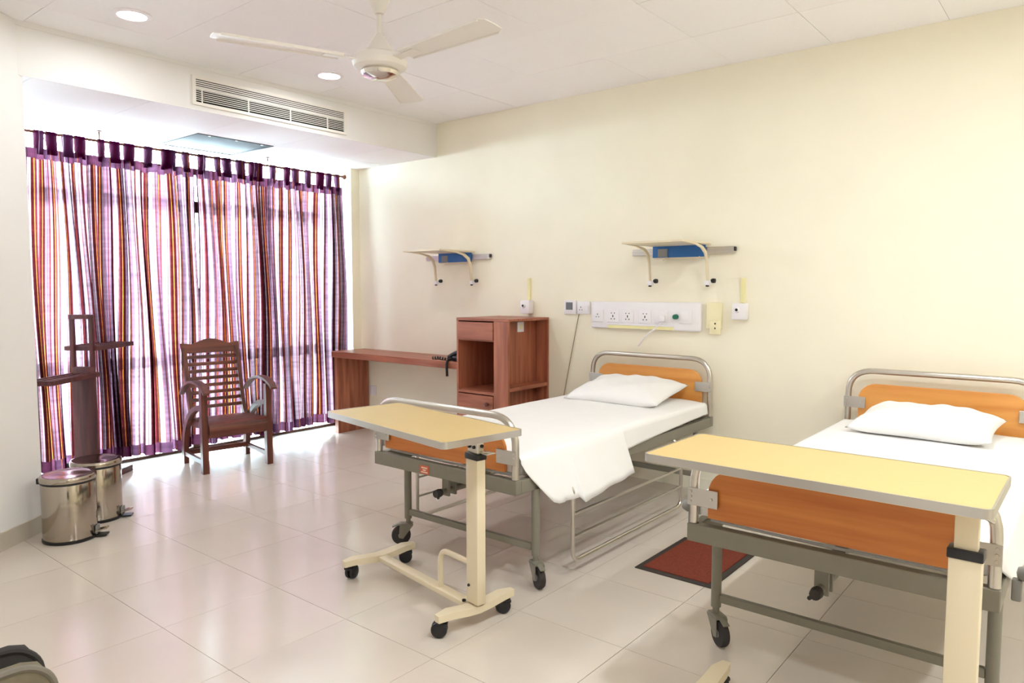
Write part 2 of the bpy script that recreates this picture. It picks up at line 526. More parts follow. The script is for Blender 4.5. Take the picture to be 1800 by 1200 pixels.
downlight(1.933, 4.39, 'round glowing downlight at the ceiling edge above the curtain side, farthest from the bed wall', power=0.26)
downlight(3.377, 4.49, 'round glowing downlight beside the fan motor, just in front of the air grille', power=0.26)
downlight(1.95, 0.62, 'round glowing downlight in the ceiling over the foot of the nearer bed side', power=0.72)
downlight(3.45, 0.62, 'round glowing downlight in the ceiling above the nearer hospital bed', power=0.42)
downlight(1.95, -1.25, 'unseen downlight added behind the camera to brighten the room, first of the back pair')  # added out of view to raise the ambient light
downlight(3.45, -1.25, 'unseen downlight added behind the camera to brighten the room, second of the back pair', power=0.7)  # second added lamp out of view, also lifting the ambient light
downlight(0.49, 0.62, 'unseen fill downlight added nearly overhead of the camera, to brighten the slanted wall side')  # added fill out of view, brightens the slanted wall side

fan = thing('ceiling_fan', 'off-white three-blade ceiling fan hanging on a short rod', 'fan', (2.6, 3.02, 0))
B().lathe([(0.0001, ZC), (0.068, ZC), (0.066, ZC - 0.03), (0.022, ZC - 0.125), (0.0001, ZC - 0.125)]).obj('canopy', 'fanwhite', fan)
B().cyl((0, 0, ZC - 0.13), (0, 0, 2.80), 0.0135).obj('rod', 'fanwhite', fan)
B().lathe([(0.014, 2.84), (0.03, 2.82), (0.085, 2.735), (0.085, 2.73), (0.0001, 2.73)]).obj('bell', 'fanwhite', fan)
B().lathe([(0.0001, 2.728), (0.115, 2.728), (0.137, 2.716), (0.146, 2.69), (0.138, 2.664), (0.118, 2.652), (0.0001, 2.652)], n=40).obj('motor_housing', 'fanwhite', fan)
B().lathe([(0.098, 2.650), (0.100, 2.640), (0.092, 2.622), (0.05, 2.606), (0.0001, 2.602)], n=36).obj('bottom_cap', 'chrome', fan)
for a in (159, 267, 35):
    ra = math.radians(a)
    out = [(0.20, -0.056), (0.80, -0.076), (0.83, -0.056), (0.835, 0.0), (0.83, 0.056), (0.80, 0.076), (0.20, 0.056)]
    m = Matrix.Rotation(ra, 4, 'Z') @ Matrix.Translation((0, 0, 2.694)) @ Matrix.Rotation(math.radians(-6), 4, 'X')
    bl = B().prism(out, -0.002, 0.002, 'z')
    for s in (-1, 1):
        bl.band([(0.21, s * 0.055, -0.003), (0.80, s * 0.074, -0.003)], 0.005, 0.014, (0, 1, 0))
        bl.band([(0.25, s * 0.035, 0.003), (0.78, s * 0.047, 0.003)], 0.006, 0.004, (0, 1, 0))
    blo = bl.xf(m).obj('blade', 'fanwhite', fan, False)
    B().prism([(0.11, -0.03), (0.2, -0.022), (0.30, -0.03), (0.30, 0.03), (0.2, 0.022), (0.11, 0.03)], -0.008, -0.003, 'z').xf(m).obj('blade_bracket', 'fanwhite', blo, False)

gr = thing('air_grille', 'long white slatted air conditioning grille in the bulkhead face', 'air vent', (2.61, YB, 2.80))
GW, GH = 1.29, 0.176
fr = B()
fr.b2((-0.02, -0.012, -0.015), (GW + 0.02, 0.0, 0.006)).b2((-0.02, -0.012, GH - 0.006), (GW + 0.02, 0, GH + 0.012))
fr.b2((-0.02, -0.012, 0.006), (0.004, 0, GH - 0.006)).b2((GW - 0.004, -0.012, 0.006), (GW + 0.02, 0, GH - 0.006))
fr.obj('frame', 'slatwhite', gr, False)
B().b2((0.004, -0.0015, 0.006), (GW - 0.004, -0.0005, GH - 0.006)).obj('shade_back', 'dark_shade', gr, False)  # dark sheet on the bulkhead stands in for shade behind the slats
sl = B().b2((0.004, -0.011, -0.0024), (GW - 0.004, -0.008, 0.0024)).mesh('slat', 'slatwhite', False)
sl2 = B().b2((0.004, -0.011, -0.0036), (GW - 0.004, -0.007, 0.0036)).mesh('slat', 'slatwhite', False)
for k in range(6):
    put('slat', sl, gr, loc=(0, 0, 0.021 + 0.0138 * k))
for k in range(5):
    put('slat', sl2, gr, loc=(0, 0, 0.112 + 0.0138 * k))
B().b2((0.004, -0.010, 0.0965), (GW - 0.004, -0.002, 0.1065)).obj('middle_bar', 'slatwhite', gr, False)
for x in (0.05, 0.41, 0.77, 1.12):
    B().b2((x - 0.004, -0.010, 0.006), (x + 0.004, -0.002, 0.0965)).obj('upright', 'slatwhite', gr, False)

hx0, hx1, hy0, hy1 = 3.01, 3.71, 5.735, 6.44
ht = B()
ht.b2((hx0 + 0.004, hy0 + 0.004, ZL - 0.004), (hx1 - 0.004, hy0 + 0.03, ZL + 0.003)).b2((hx0 + 0.004, hy1 - 0.03, ZL - 0.004), (hx1 - 0.004, hy1 - 0.004, ZL + 0.003))
ht.b2((hx0 + 0.004, hy0 + 0.03, ZL - 0.004), (hx0 + 0.03, hy1 - 0.03, ZL + 0.003)).b2((hx1 - 0.03, hy0 + 0.03, ZL - 0.004), (hx1 - 0.004, hy1 - 0.03, ZL + 0.003))
hatch = ht.obj('ceiling_hatch', 'hatch', None, False)
tag(hatch, 'square grey access hatch in the low ceiling in front of the curtains', 'hatch')
B().b2((hx0 + 0.03, hy0 + 0.03, ZL - 0.001), (hx1 - 0.03, hy1 - 0.03, ZL + 0.003)).obj('cover', 'hatch', hatch, False)
for y in (hy0 + 0.02, hy1 - 0.02):
    for x in (3.12, 3.36, 3.6):
        B().box((x, y, ZL - 0.005), (0.02, 0.012, 0.006), 0.002).obj('white_pip', 'white_pl', hatch)  # small white pips along two hatch edges

# ------------------------------------------------------------------ curtains
CY = 6.27
ROD_Z = 2.672
rod = thing('curtain_rod', 'thin dark curtain rod with ball finial and ceiling brackets', 'curtain rod')
B().cyl((1.70, CY, ROD_Z), (4.865, CY, ROD_Z), 0.011).obj('pole', 'wood_dk_x', rod)
B().lathe([(0.0001, 0), (0.014, 0.004), (0.014, 0.012), (0.022, 0.02), (0.026, 0.034), (0.018, 0.05), (0.0001, 0.055)], (4.855, CY, ROD_Z), 16, 'x').obj('finial', 'wood_dk_x', rod)
for x in (1.8, 2.47, 3.98):
    B().cyl((x, CY, ROD_Z + 0.008), (x, CY, ZL), 0.006, 10).lathe([(0.0001, ZL - 0.008), (0.02, ZL - 0.008), (0.02, ZL), (0.0001, ZL)], (x, CY, 0), 14).obj('bracket', 'wood_dk_z', rod)


def curtain(xa, xb, folds, seed, label, tabs, lean):
    rnd = random.Random(seed)
    t = thing('curtain', label, 'curtain', (0, 0, 0), 0, 'striped tab-top curtains')
    ph = [rnd.uniform(0, 6.28) for _ in range(6)]
    N, R = 360, 26
    ztop, zb = 2.555, 0.085

    def prof(s, h):
        # fold offset: sharper, deeper pleats lower down; grouped pleats at a few places
        a = 0.016 + 0.026 * min(1, (1 - h) * 1.6 + 0.25)
        w = s * folds * 2 * PI + 1.1 * math.sin(s * 9 + ph[0]) + 0.8 * math.sin(s * 23 + ph[1])
        y = a * (math.sin(w) + 0.35 * math.sin(2.3 * w + ph[2] + 1.5 * (1 - h)))
        y += 0.012 * math.sin(s * 14 + ph[3] + 2.2 * (1 - h))
        return y

    def xpos(s, h):
        w = s * folds * 2 * PI + 1.1 * math.sin(s * 9 + ph[0]) + 0.8 * math.sin(s * 23 + ph[1])
        x = xa + (xb - xa) * s + 0.021 * math.sin(2 * w + ph[4]) * (1 - 0.4 * h)
        x += lean * (1 - h) * (s - 0.5) + 0.022 * (1 - h) * math.sin(s * 17 + ph[5]) + 0.014 * math.sin(6 * h + 21 * s + ph[3])
        return x

    arc = [0.0]
    for i in range(1, N + 1):
        s0, s1 = (i - 1) / N, i / N
        arc.append(arc[-1] + 1.25 * math.hypot(xpos(s1, 0.4) - xpos(s0, 0.4), prof(s1, 0.4) - prof(s0, 0.4)))

    def sheet(z0, z1, rows, dy, name, mat):
        bm = bmesh.new()
        uvl = bm.loops.layers.uv.new('UVMap')
        grid = []
        for r in range(rows + 1):
            z = z0 + (z1 - z0) * r / rows
            h = (z - zb) / (ztop - zb)
            row = []
            for i in range(N + 1):
                s = i / N
                zz = z
                if z < zb + 0.1: zz += 0.012 * math.sin(s * 11 + ph[2]) + 0.006 * math.sin(s * 37 + ph[1])
                if z > ztop - 0.08: zz -= 0.012 * abs(math.sin(s * tabs * PI))
                row.append(bm.verts.new((xpos(s, h), CY + prof(s, h) + dy, zz)))
            grid.append(row)
        for r in range(rows):
            for i in range(N):
                f = bm.faces.new((grid[r][i], grid[r][i + 1], grid[r + 1][i + 1], grid[r + 1][i]))
                f.smooth = True
                for lp, (ii, rr) in zip(f.loops, ((i, r), (i + 1, r), (i + 1, r + 1), (i, r + 1))):
                    lp[uvl].uv = (arc[ii], z0 + (z1 - z0) * rr / rows)
        me = bpy.data.meshes.new(name); bm.to_mesh(me); bm.free()
        me.materials.append(MT[mat])
        return put(name, me, t)

    sheet(zb + 0.09, ztop - 0.075, R, 0, 'cloth', 'curtain')
    sheet(ztop - 0.075, ztop, 2, 0, 'heading_band', 'curtain_dbl')
    sheet(zb, zb + 0.09, 2, 0, 'hem', 'curtain_dbl')
    for k in range(tabs):
        s = (k + 0.5 + rnd.uniform(-0.24, 0.24)) / tabs
        if k == 0: s = 0.35 / tabs
        if k == tabs - 1: s = 1 - 0.35 / tabs
        wd = rnd.uniform(0.045, 0.085)
        x = xpos(s, 1)
        yb = CY + prof(s, 1)
        pts = [(x, yb - 0.004, ztop - 0.045), (x, CY - 0.017, ROD_Z - 0.045), (x, CY - 0.016, ROD_Z)]
        pts += [(x, CY - 0.016 * math.cos(a), ROD_Z + 0.016 * math.sin(a)) for a in (0.6, 1.2, PI / 2, 1.95, 2.55)]
        pts += [(x, CY + 0.016, ROD_Z), (x, CY + 0.017, ROD_Z - 0.045), (x, yb + 0.004, ztop - 0.045)]
        bm = bmesh.new(); uvl = bm.loops.layers.uv.new('UVMap')
        q0 = rnd.uniform(0, 1)
        prev = None
        for p in pts:
            cur = [bm.verts.new((p[0] + f * wd, p[1], p[2])) for f in (-0.5, -0.17, 0.17, 0.5)]
            if prev:
                for j in range(3):
                    f = bm.faces.new((prev[j], prev[j + 1], cur[j + 1], cur[j])); f.smooth = True
                    for lp, jj in zip(f.loops, (j, j + 1, j + 1, j)): lp[uvl].uv = (q0 + jj * wd / 3, 0)
            prev = cur
        me = bpy.data.meshes.new('tab'); bm.to_mesh(me); bm.free(); me.materials.append(MT['curtain_dbl'])
        put('tab', me, t)
    return t


curtain(1.72, 3.235, 15, 3, 'striped maroon and lilac tab-top curtain panel beside the slanted wall, behind the bins', 13, 0.0)
curtain(3.265, 4.845, 16, 11, 'striped maroon and lilac tab-top curtain panel next to the desk, behind the armchair', 13, -0.05)

# ------------------------------------------------------------------ armchair by the curtain
ch = thing('wooden_armchair', 'dark wooden slatted armchair with curved arms in front of the curtains', 'chair', (3.19, 5.755, 0), math.radians(-9.5))
W2 = 0.265
for s in (-1, 1):
    # front leg
    B().band([(s * W2, -0.25, 0), (s * W2, -0.25, 0.69)], 0.05, 0.055, (1, 0, 0)).obj('front_leg', 'wood_dk_z', ch, False)
    # bent rear leg: springs from the front leg and arcs down to the floor
    pts = []
    for k in range(15):
        a = PI / 2 * k / 14
        pts.append((s * (W2 + 0.0), -0.235 + 0.48 * math.sin(a) ** 1.0, 0.53 * math.cos(a) ** 0.75 if k < 14 else 0.0))
    B().band(pts, 0.042, [0.034 + 0.03 * k / 14 for k in range(15)], (1, 0, 0)).obj('rear_leg', 'wood_dk_z', ch, True)
    # arm
    pts = [(-0.36, 0.66), (-0.32, 0.69), (-0.26, 0.715), (-0.18, 0.732), (-0.08, 0.735), (0.02, 0.722), (0.12, 0.69), (0.20, 0.645), (0.26, 0.60)]
    B().band([(s * (W2 + 0.01), y, z) for y, z in pts], [0.05, 0.058, 0.062, 0.062, 0.058, 0.054, 0.05, 0.046, 0.04], 0.021, (1, 0, 0)).obj('arm', 'wood_dk_y', ch, True)
    # side rails
    B().b2((s * W2 - 0.014, -0.23, 0.07), (s * W2 + 0.014, 0.235, 0.105)).obj('side_stretcher', 'wood_dk_y', ch, False)
    # seat side rail and back stile as one curved member
    st = [(-0.26, 0.37), (-0.1, 0.37), (0.06, 0.355), (0.13, 0.362), (0.17, 0.40), (0.205, 0.48), (0.245, 0.62), (0.285, 0.78), (0.335, 0.98)]
    B().band([(s * (W2 - 0.038), y, z) for y, z in fillet([(0, a, b) for a, b in st], 0.05, 3) for y, z in [(y, z)]] if False else
             [(s * (W2 - 0.04), p[1], p[2]) for p in fillet([(0, a, b) for a, b in st], 0.05, 3)], 0.032, 0.05, (1, 0, 0)).obj('stile', 'wood_dk_z', ch, True)
B().b2((-W2, 0.205, 0.075), (W2, 0.235, 0.115)).obj('rear_stretcher', 'wood_dk_x', ch, False)
# seat slats with a rolled front
for k, y in enumerate((-0.185, -0.118, -0.052, 0.014, 0.078, 0.135)):
    B().box((0, y, 0.402 - 0.003 * k), (2 * W2 - 0.05, 0.054, 0.018), 0.004).obj('seat_slat', 'wood_dk_x', ch)
pts = [(-0.225, 0.404), (-0.255, 0.403), (-0.285, 0.388), (-0.298, 0.36), (-0.295, 0.325), (-0.28, 0.30)]
B().band([(0, y, z) for y, z in pts], 2 * W2 - 0.052, 0.02, (1, 0, 0)).obj('seat_front', 'wood_dk_x', ch, True)
B().b2((-W2 + 0.025, -0.262, 0.285), (W2 - 0.025, -0.238, 0.375)).obj('front_rail', 'wood_dk_x', ch, False)
# back slats
for k in range(8):
    z = 0.475 + 0.0605 * k
    y = 0.205 + (z - 0.48) * 0.262
    B().box((0, y, z), (2 * W2 - 0.10, 0.016, 0.030), 0.003, Matrix.Rotation(math.radians(-14), 4, 'X')).obj('back_slat', 'wood_dk_x', ch)
top = [(-0.245, 0.0), (0.245, 0.0), (0.25, 0.09), (0.16, 0.078), (0.10, 0.10), (0.05, 0.118), (0.0, 0.124), (-0.05, 0.118), (-0.10, 0.10), (-0.16, 0.078), (-0.25, 0.09)]
B().prism(top, -0.013, 0.013, 'y', 0.003).xf(Matrix.Translation((0, 0.322, 0.935)) @ Matrix.Rotation(math.radians(-14), 4, 'X')).obj('top_rail', 'wood_dk_x', ch, False)

# ------------------------------------------------------------------ wooden rack beside the wall
rk = thing('wooden_rack', 'dark wooden stand with two slatted trays behind the pedal bins', 'stand', (2.14, 5.91, 0), math.radians(37.7))
B().box((0.0, -0.01, 0.475), (0.03, 0.175, 0.87), 0.003).obj('panel', 'rackwood', rk)
B().box((0.12, -0.01, 0.025), (0.72, 0.16, 0.05), 0.004).obj('foot', 'rackwood', rk)
for y in (-0.083, 0.063):
    B().box((0.0, y, 1.09), (0.03, 0.03, 0.37), 0.002).obj('upright', 'rackwood', rk)
B().box((0.0, -0.01, 1.285), (0.032, 0.178, 0.034), 0.002).obj('top_bar', 'rackwood', rk)


def tray(s0, s1, t0, t1, z):
    b = B()
    b.b2((s0, t0, z - 0.034), (s1, t0 + 0.02, z)).b2((s0, t1 - 0.02, z - 0.034), (s1, t1, z)).b2((s0, t0 + 0.02, z - 0.034), (s0 + 0.02, t1 - 0.02, z)).b2((s1 - 0.02, t0 + 0.02, z - 0.034), (s1, t1 - 0.02, z))
    o = b.obj('tray', 'rackwood', rk, False)
    for k in (1, 2):
        y = t0 + (t1 - t0) * k / 3
        B().b2((s0 + 0.02, y - 0.011, z - 0.016), (s1 - 0.02, y + 0.011, z - 0.002)).obj('slat', 'rackwood', o, False)


tray(-0.50, 0.05, -0.105, 0.085, 0.865)
tray(0.0, 0.50, -0.12, 0.13, 1.065)

# ------------------------------------------------------------------ pedal bins
def pedal_bin(x, y, label, rz):
    t = thing('pedal_bin', label, 'bin', (x, y, 0), rz, 'stainless pedal bins')
    B().lathe([(0.0001, 0.0), (0.145, 0.0), (0.148, 0.006), (0.148, 0.016), (0.0001, 0.016)], n=40).obj('base_ring', 'black', t)
    B().lathe([(0.142, 0.016), (0.1435, 0.02), (0.1435, 0.345), (0.140, 0.352)], n=48).obj('body', 'steel', t)
    B().lathe([(0.139, 0.345), (0.147, 0.350), (0.147, 0.364), (0.139, 0.366)], n=40).obj('rim', 'black', t)
    B().lathe([(0.149, 0.362), (0.151, 0.368), (0.150, 0.386), (0.144, 0.394), (0.132, 0.395), (0.12, 0.391), (0.05, 0.394), (0.0001, 0.395)], n=48).obj('lid', 'steel', t)
    B().box((0, 0.150, 0.362), (0.08, 0.02, 0.035), 0.006).obj('hinge', 'black', t)
    B().prism([(-0.035, -0.135), (0.035, -0.135), (0.030, -0.205), (-0.030, -0.205)], 0.006, 0.014, 'z', 0.002).obj('pedal_plate', 'black', t, False)
    pd = B().band([(0, -0.143, 0.035), (0, -0.17, 0.042), (0, -0.205, 0.050)], [0.06, 0.06, 0.05], 0.007, (1, 0, 0)).obj('pedal', 'steel', t, True)
    B().box((0, -0.149, 0.045), (0.055, 0.012, 0.05), 0.004).obj('pedal_housing', 'grey_pl', pd)
    return t


pedal_bin(1.615, 4.745, 'shiny steel pedal bin nearer the camera, by the end of the slanted wall', math.radians(52))
pedal_bin(1.875, 5.02, 'shiny steel pedal bin behind the other one, in front of the wooden rack', math.radians(52))

# ------------------------------------------------------------------ desk and cabinet
dk = thing('wall_desk', 'long narrow red-brown wooden desk top along the wall by the window', 'desk', (4.565, 4.232, 0))
B().b2((0, 0.0, 0.79), (0.43, 1.885, 0.852), 0.003).obj('desk_top', 'wood_md_y', dk, False)
B().b2((0.02, 1.815, 0.0), (0.425, 1.87, 0.79), 0.002).obj('end_panel', 'wood_md_z', dk, False)

cb = thing('bedside_cabinet', 'tall red-brown wooden cabinet with open niche beside the far bed', 'cabinet', (4.445, 3.66, 0))
CW, CD, CH = 0.57, 0.553, 1.25
B().b2((0, 0, CH - 0.022), (CD, CW, CH), 0.003).obj('top_panel', 'wood_md_y', cb, False)
B().b2((0.004, CW - 0.02, 0), (CD, CW, CH - 0.022)).obj('side_panel', 'wood_md_z', cb, False)
B().b2((0.004, 0.135, 0.02), (CD - 0.02, 0.153, CH - 0.022)).obj('partition', 'wood_md_z', cb, False)
B().b2((CD - 0.018, 0.153, 0.02), (CD, CW - 0.02, CH - 0.022)).obj('back_panel', 'wood_md_z', cb, False)
B().b2((CD - 0.018, 0.0, 0.0), (CD, 0.135, CH - 0.022)).obj('back_panel', 'wood_md_z', cb, False)
B().b2((0.0, 0.0, 0.0), (0.022, 0.153, CH - 0.022), 0.002).obj('front_stile', 'wood_md_z', cb, False)
B().b2((0.03, 0.004, 0.66), (CD - 0.018, 0.135, 0.69)).obj('side_shelf', 'wood_md_x', cb, False)
B().b2((0.03, 0.004, 0.03), (CD - 0.018, 0.135, 0.055)).obj('side_shelf', 'wood_md_x', cb, False)
B().b2((0.0, 0.153, 0.62), (CD - 0.02, CW - 0.02, 0.645)).obj('niche_shelf', 'wood_md_y', cb, False)
B().b2((0.01, 0.153, 1.06), (CD - 0.02, CW - 0.02, 1.074)).obj('niche_top', 'wood_md_y', cb, False)
B().b2((-0.004, 0.160, 1.072), (0.018, CW - 0.022, 1.218), 0.002).obj('drawer', 'wood_md_y', cb, False)
dr = B().b2((-0.002, 0.160, 0.40), (0.018, CW - 0.022, 0.610), 0.002).obj('drawer', 'wood_md_y', cb, False)
B().lathe([(0.0001, -0.034), (0.016, -0.032), (0.018, -0.022), (0.008, -0.012), (0.008, 0.0)], (-0.002, 0.21, 0.545), 16, 'x').obj('knob', 'wood_dk_y', dr)
B().b2((0.0, 0.160, 0.05), (0.018, CW - 0.022, 0.392), 0.002).obj('door', 'wood_md_z', cb, False)
so = B().box((4.77, 3.791, 1.172), (0.085, 0.008, 0.085), 0.003).obj('socket_plate', 'white_pl', None)
tag(so, 'small white socket plate inside the open side of the cabinet', 'socket')
B().box((4.77, 3.785, 1.172), (0.03, 0.004, 0.04), 0.001).obj('socket_face', 'cream_pl', so)

# black coiled lead and handset lying at the desk's end
cd = thing('telephone_handset', 'black handset with coiled cord lying on the desk against the cabinet', 'telephone', (4.62, 4.31, 0.852))
B().tube(fillet([(0.06, -0.06, 0.06), (0.04, 0.0, 0.085), (0.03, 0.06, 0.09), (0.02, 0.14, 0.06), (0.01, 0.19, 0.03)], 0.05, 4), 0.02, 12).obj('handset', 'black', cd)
B().box((0.05, 0.035, 0.025), (0.14, 0.19, 0.048), 0.014).obj('base', 'black', cd)
coil = []
for k in range(140):
    a = k * 0.42
    coil.append((0.0 + 0.012 * math.sin(a), 0.10 + 0.0021 * k, 0.014 + 0.012 * math.cos(a) + 0.004 * math.sin(k * 0.08)))
B().tube(coil, 0.0055, 6).obj('coiled_cord', 'black', cd)
B().tube(fillet([(0.02, 0.12, 0.02), (-0.055, 0.14, 0.016), (-0.072, 0.14, -0.02), (-0.07, 0.135, -0.13)], 0.03, 4), 0.012, 8).obj('hanging_lead', 'black', cd)

# ------------------------------------------------------------------ beds
def caster(parent, x, y, rz, plain=True):
    """steel fork caster, 0.15 m tall, wheel trailing along local -x turned by rz"""
    m = Matrix.Translation((x, y, 0)) @ Matrix.Rotation(rz, 4, 'Z')
    b = B().cyl((0, 0, 0.125), (0, 0, 0.16), 0.014, 12).box((0.012, 0, 0.122), (0.08, 0.05, 0.014), 0.004)
    for s in (-1, 1):
        b.prism([(-0.03, 0.12), (0.05, 0.12), (0.055, 0.045), (0.03, 0.04)], s * 0.025 - 0.002, s * 0.025 + 0.002, 'y')
    b.box((0.065, 0, 0.118), (0.06, 0.028, 0.008), 0.003, Matrix.Rotation(0.35, 4, 'Y'))
    c = b.xf(m).obj('caster', 'bedpaint', parent)
    B().lathe([(0.03, -0.016), (0.052, -0.016), (0.056, -0.008), (0.056, 0.008), (0.052, 0.016), (0.03, 0.016)], (0.042, 0, 0.056), 26, 'y').xf(m).obj('wheel', 'rubber', c)
    B().lathe([(0.0001, -0.019), (0.014, -0.019), (0.02, -0.012), (0.035, -0.013), (0.035, 0.013), (0.02, 0.012), (0.014, 0.019), (0.0001, 0.019)], (0.042, 0, 0.056), 20, 'y').xf(m).obj('hub', 'grey_pl', c)


BL = 2.24


def bed(x, y, label, rails, sticker, fx=0.21, yr=-0.49, yl=0.49):
    t = thing('hospital_bed', label, 'bed', (x, y, 0), 0, 'hospital beds')
    hw = 0.52
    B().b2((-0.022, -hw, 0.498), (0.022, hw, 0.57), 0.004).obj('end_beam', 'bedpaint', t, False)
    B().b2((BL - 0.022, -hw, 0.498), (BL + 0.022, hw, 0.57), 0.004).obj('end_beam', 'bedpaint', t, False)
    for s in (-1, 1):
        B().b2((0.022, s * hw - (0.04 if s > 0 else 0), 0.498), (BL - 0.022, s * hw + (0.04 if s < 0 else 0), 0.565), 0.003).obj('side_beam', 'bedpaint', t, False)
    b = B()
    for k in range(5):
        b.b2((0.2 + 0.45 * k, -hw + 0.04, 0.535), (0.24 + 0.45 * k, hw - 0.04, 0.555))
    b.obj('cross_members', 'bedpaint', t, False)
    for lx in (fx, BL - 0.24):
        for yy in (yr, yl):
            B().cyl((lx, yy, 0.155), (lx, yy, 0.5), 0.0215, 14).obj('leg', 'bedpaint', t)
        B().box((lx, (yr + yl) / 2, 0.195), (0.026, yl - yr - 0.04, 0.034), 0.003).obj('leg_bar', 'bedpaint', t, False)
    caster(t, fx, yr, PI + 1.05); caster(t, fx, yl, PI - 0.75 if rails else PI + 0.9)
    caster(t, BL - 0.24, yr, 0.6); caster(t, BL - 0.24, yl, 2.2)
    # end boards: tubular hoop, laminate panel, clamp plates
    for nm, ex, zt, ptop in (('footboard', 0.0, 0.875, 0.80), ('headboard', BL, 0.985, 0.905)):
        hoop = fillet([(ex, -0.5, 0.572), (ex, -0.5, zt), (ex, 0.5, zt), (ex, 0.5, 0.572)], 0.15, 8)
        h = B().tube(hoop, 0.0185, 14).obj(nm + '_hoop', 'alu', t)
        rr = 0.10
        pan = [(-0.44, 0.60), (0.44, 0.60)] + [(0.44 - rr + rr * math.cos(a), ptop - rr + rr * math.sin(a)) for a in [PI / 2 * k / 6 for k in range(7)]] + \
              [(-0.44 + rr - rr * math.sin(a), ptop - rr + rr * math.cos(a)) for a in [PI / 2 * k / 6 for k in range(7)]]
        B().prism(pan, ex - 0.009, ex + 0.009, 'x', 0.002).obj(nm + '_panel', 'lam_orange' if ex == 0 else 'lam_head', t, False)
        for s in (-1, 1):
            pl = B().b2((ex - 0.0235, s * 0.52 - 0.0, ptop - 0.155), (ex - 0.0185, s * 0.395, ptop - 0.085), 0.002).obj('clamp_plate', 'alu_dk', t, False)
            bb = B()
            for dz in (-0.02, 0.0, 0.02):
                bb.lathe([(0.0001, -0.004), (0.005, -0.004), (0.006, 0.0), (0.0001, 0.0)], (ex - 0.0235, s * 0.505, ptop - 0.12 + dz), 10, 'x')
            bb.lathe([(0.0001, -0.004), (0.005, -0.004), (0.006, 0.0), (0.0001, 0.0)], (ex - 0.0235, s * 0.42, ptop - 0.12), 10, 'x')
            bb.obj('bolt', 'alu', pl)
    # crank gear under the foot end
    g = B().b2((0.05, 0.0, 0.385), (0.062, 0.05, 0.51)).b2((0.10, 0.0, 0.385), (0.112, 0.05, 0.51))
    g.cyl((0.0, 0.025, 0.41), (0.30, 0.025, 0.41), 0.016, 14).obj('crank_gear', 'bedpaint', t)
    hd = B().tube(fillet([(0.0, 0.025, 0.41), (-0.012, 0.025, 0.41), (0.03, 0.06, 0.37)], 0.01, 3), 0.008, 8)
    hd.lathe([(0.0001, -0.028), (0.02, -0.026), (0.023, 0.0), (0.02, 0.014), (0.0001, 0.016)], (0.0, 0.025, 0.41), 14, 'x')
    hd.obj('crank_handle', 'rubber', t)
    B().band([(0.15, 0.05, 0.42), (0.7, 0.05, 0.47), (1.25, 0.05, 0.53)], 0.05, 0.02, (0, 1, 0)).obj('push_bar', 'bedpaint', t, False)
    # side rail catches near the foot
    for s in (() if rails else (-1, 1)):
        c = B().box((0.10, s * 0.552, 0.545), (0.035, 0.028, 0.07), 0.006).lathe([(0.0001, -0.02), (0.024, -0.018), (0.026, 0.0), (0.018, 0.02), (0.0001, 0.024)], (0.10, s * 0.572, 0.60), 14, 'y')
        c.obj('rail_catch', 'grey_pl', t)
    if rails:
        for s in (-1, 1):
            y0 = s * 0.585
            x0, x1 = 0.37, 1.62
            rr = B().tube(fillet([(x0, s * 0.53, 0.50), (x0, y0, 0.46), (x0, y0, 0.075), (x1, y0, 0.075), (x1, y0, 0.46), (x1, s * 0.53, 0.50)], [0.03, 0.06, 0.06, 0.03], 5), 0.0115, 10).obj('side_rail', 'alu', t)
            for z in (0.205, 0.325):
                B().cyl((x0, y0, z), (x1, y0, z), 0.0085, 8).obj('rail_bar', 'alu', rr)
    if sticker:
        st = B().b2((-0.0235, 0.075, 0.505), (-0.0225, 0.145, 0.55)).obj('maker_label', 'redlabel', t, False, label='small red and white sticker')
        B().b2((-0.0242, 0.088, 0.534), (-0.0236, 0.132, 0.541)).b2((-0.0242, 0.098, 0.522), (-0.0236, 0.122, 0.529)).b2((-0.0242, 0.085, 0.511), (-0.0236, 0.135, 0.517)).obj('label_print', 'whiteprint', st, False)
    return t


B1 = (2.68, 2.66); B2 = (2.64, 0.714)
bed(*B1, 'hospital bed with hanging chrome side rails between cabinet and the other bed', True, True, 0.15, -0.51, 0.43)
bed(*B2, 'nearer hospital bed with orange footboard and dark frame beside the red mat', False, False)


def mattress(x, y, label):
    b = B()
    t = bmesh.new()
    bmesh.ops.create_cube(t, size=1)
    bmesh.ops.scale(t, vec=(BL - 0.12, 0.97, 0.105), verts=t.verts)
    bmesh.ops.bevel(t, geom=t.edges[:], offset=0.03, segments=3, profile=0.5, affect='EDGES')
    bmesh.ops.translate(t, vec=(BL / 2, 0, 0.62), verts=t.verts)
    b._merge(t)
    o = b.obj('mattress', 'mattress')
    o.location = (x, y, 0)
    tag(o, label, 'mattress', 'bed mattresses')
    B().tube([(0.05, -0.45, 0.575), (0.047, 0, 0.571), (0.05, 0.45, 0.575)], 0.006, 8).obj('piping', 'mattress', o)


mattress(*B1, 'thin grey-white mattress under the draped sheet of the bed with rails')
mattress(*B2, 'thin grey-white mattress on the nearer bed beside the red mat')


def interp(tab, x):
    if x <= tab[0][0]: return tab[0][1]
    for (a, va), (b, vb) in zip(tab, tab[1:]):
        if x <= b: return va + (vb - va) * (x - a) / max(b - a, 1e-9)
    return tab[-1][1]


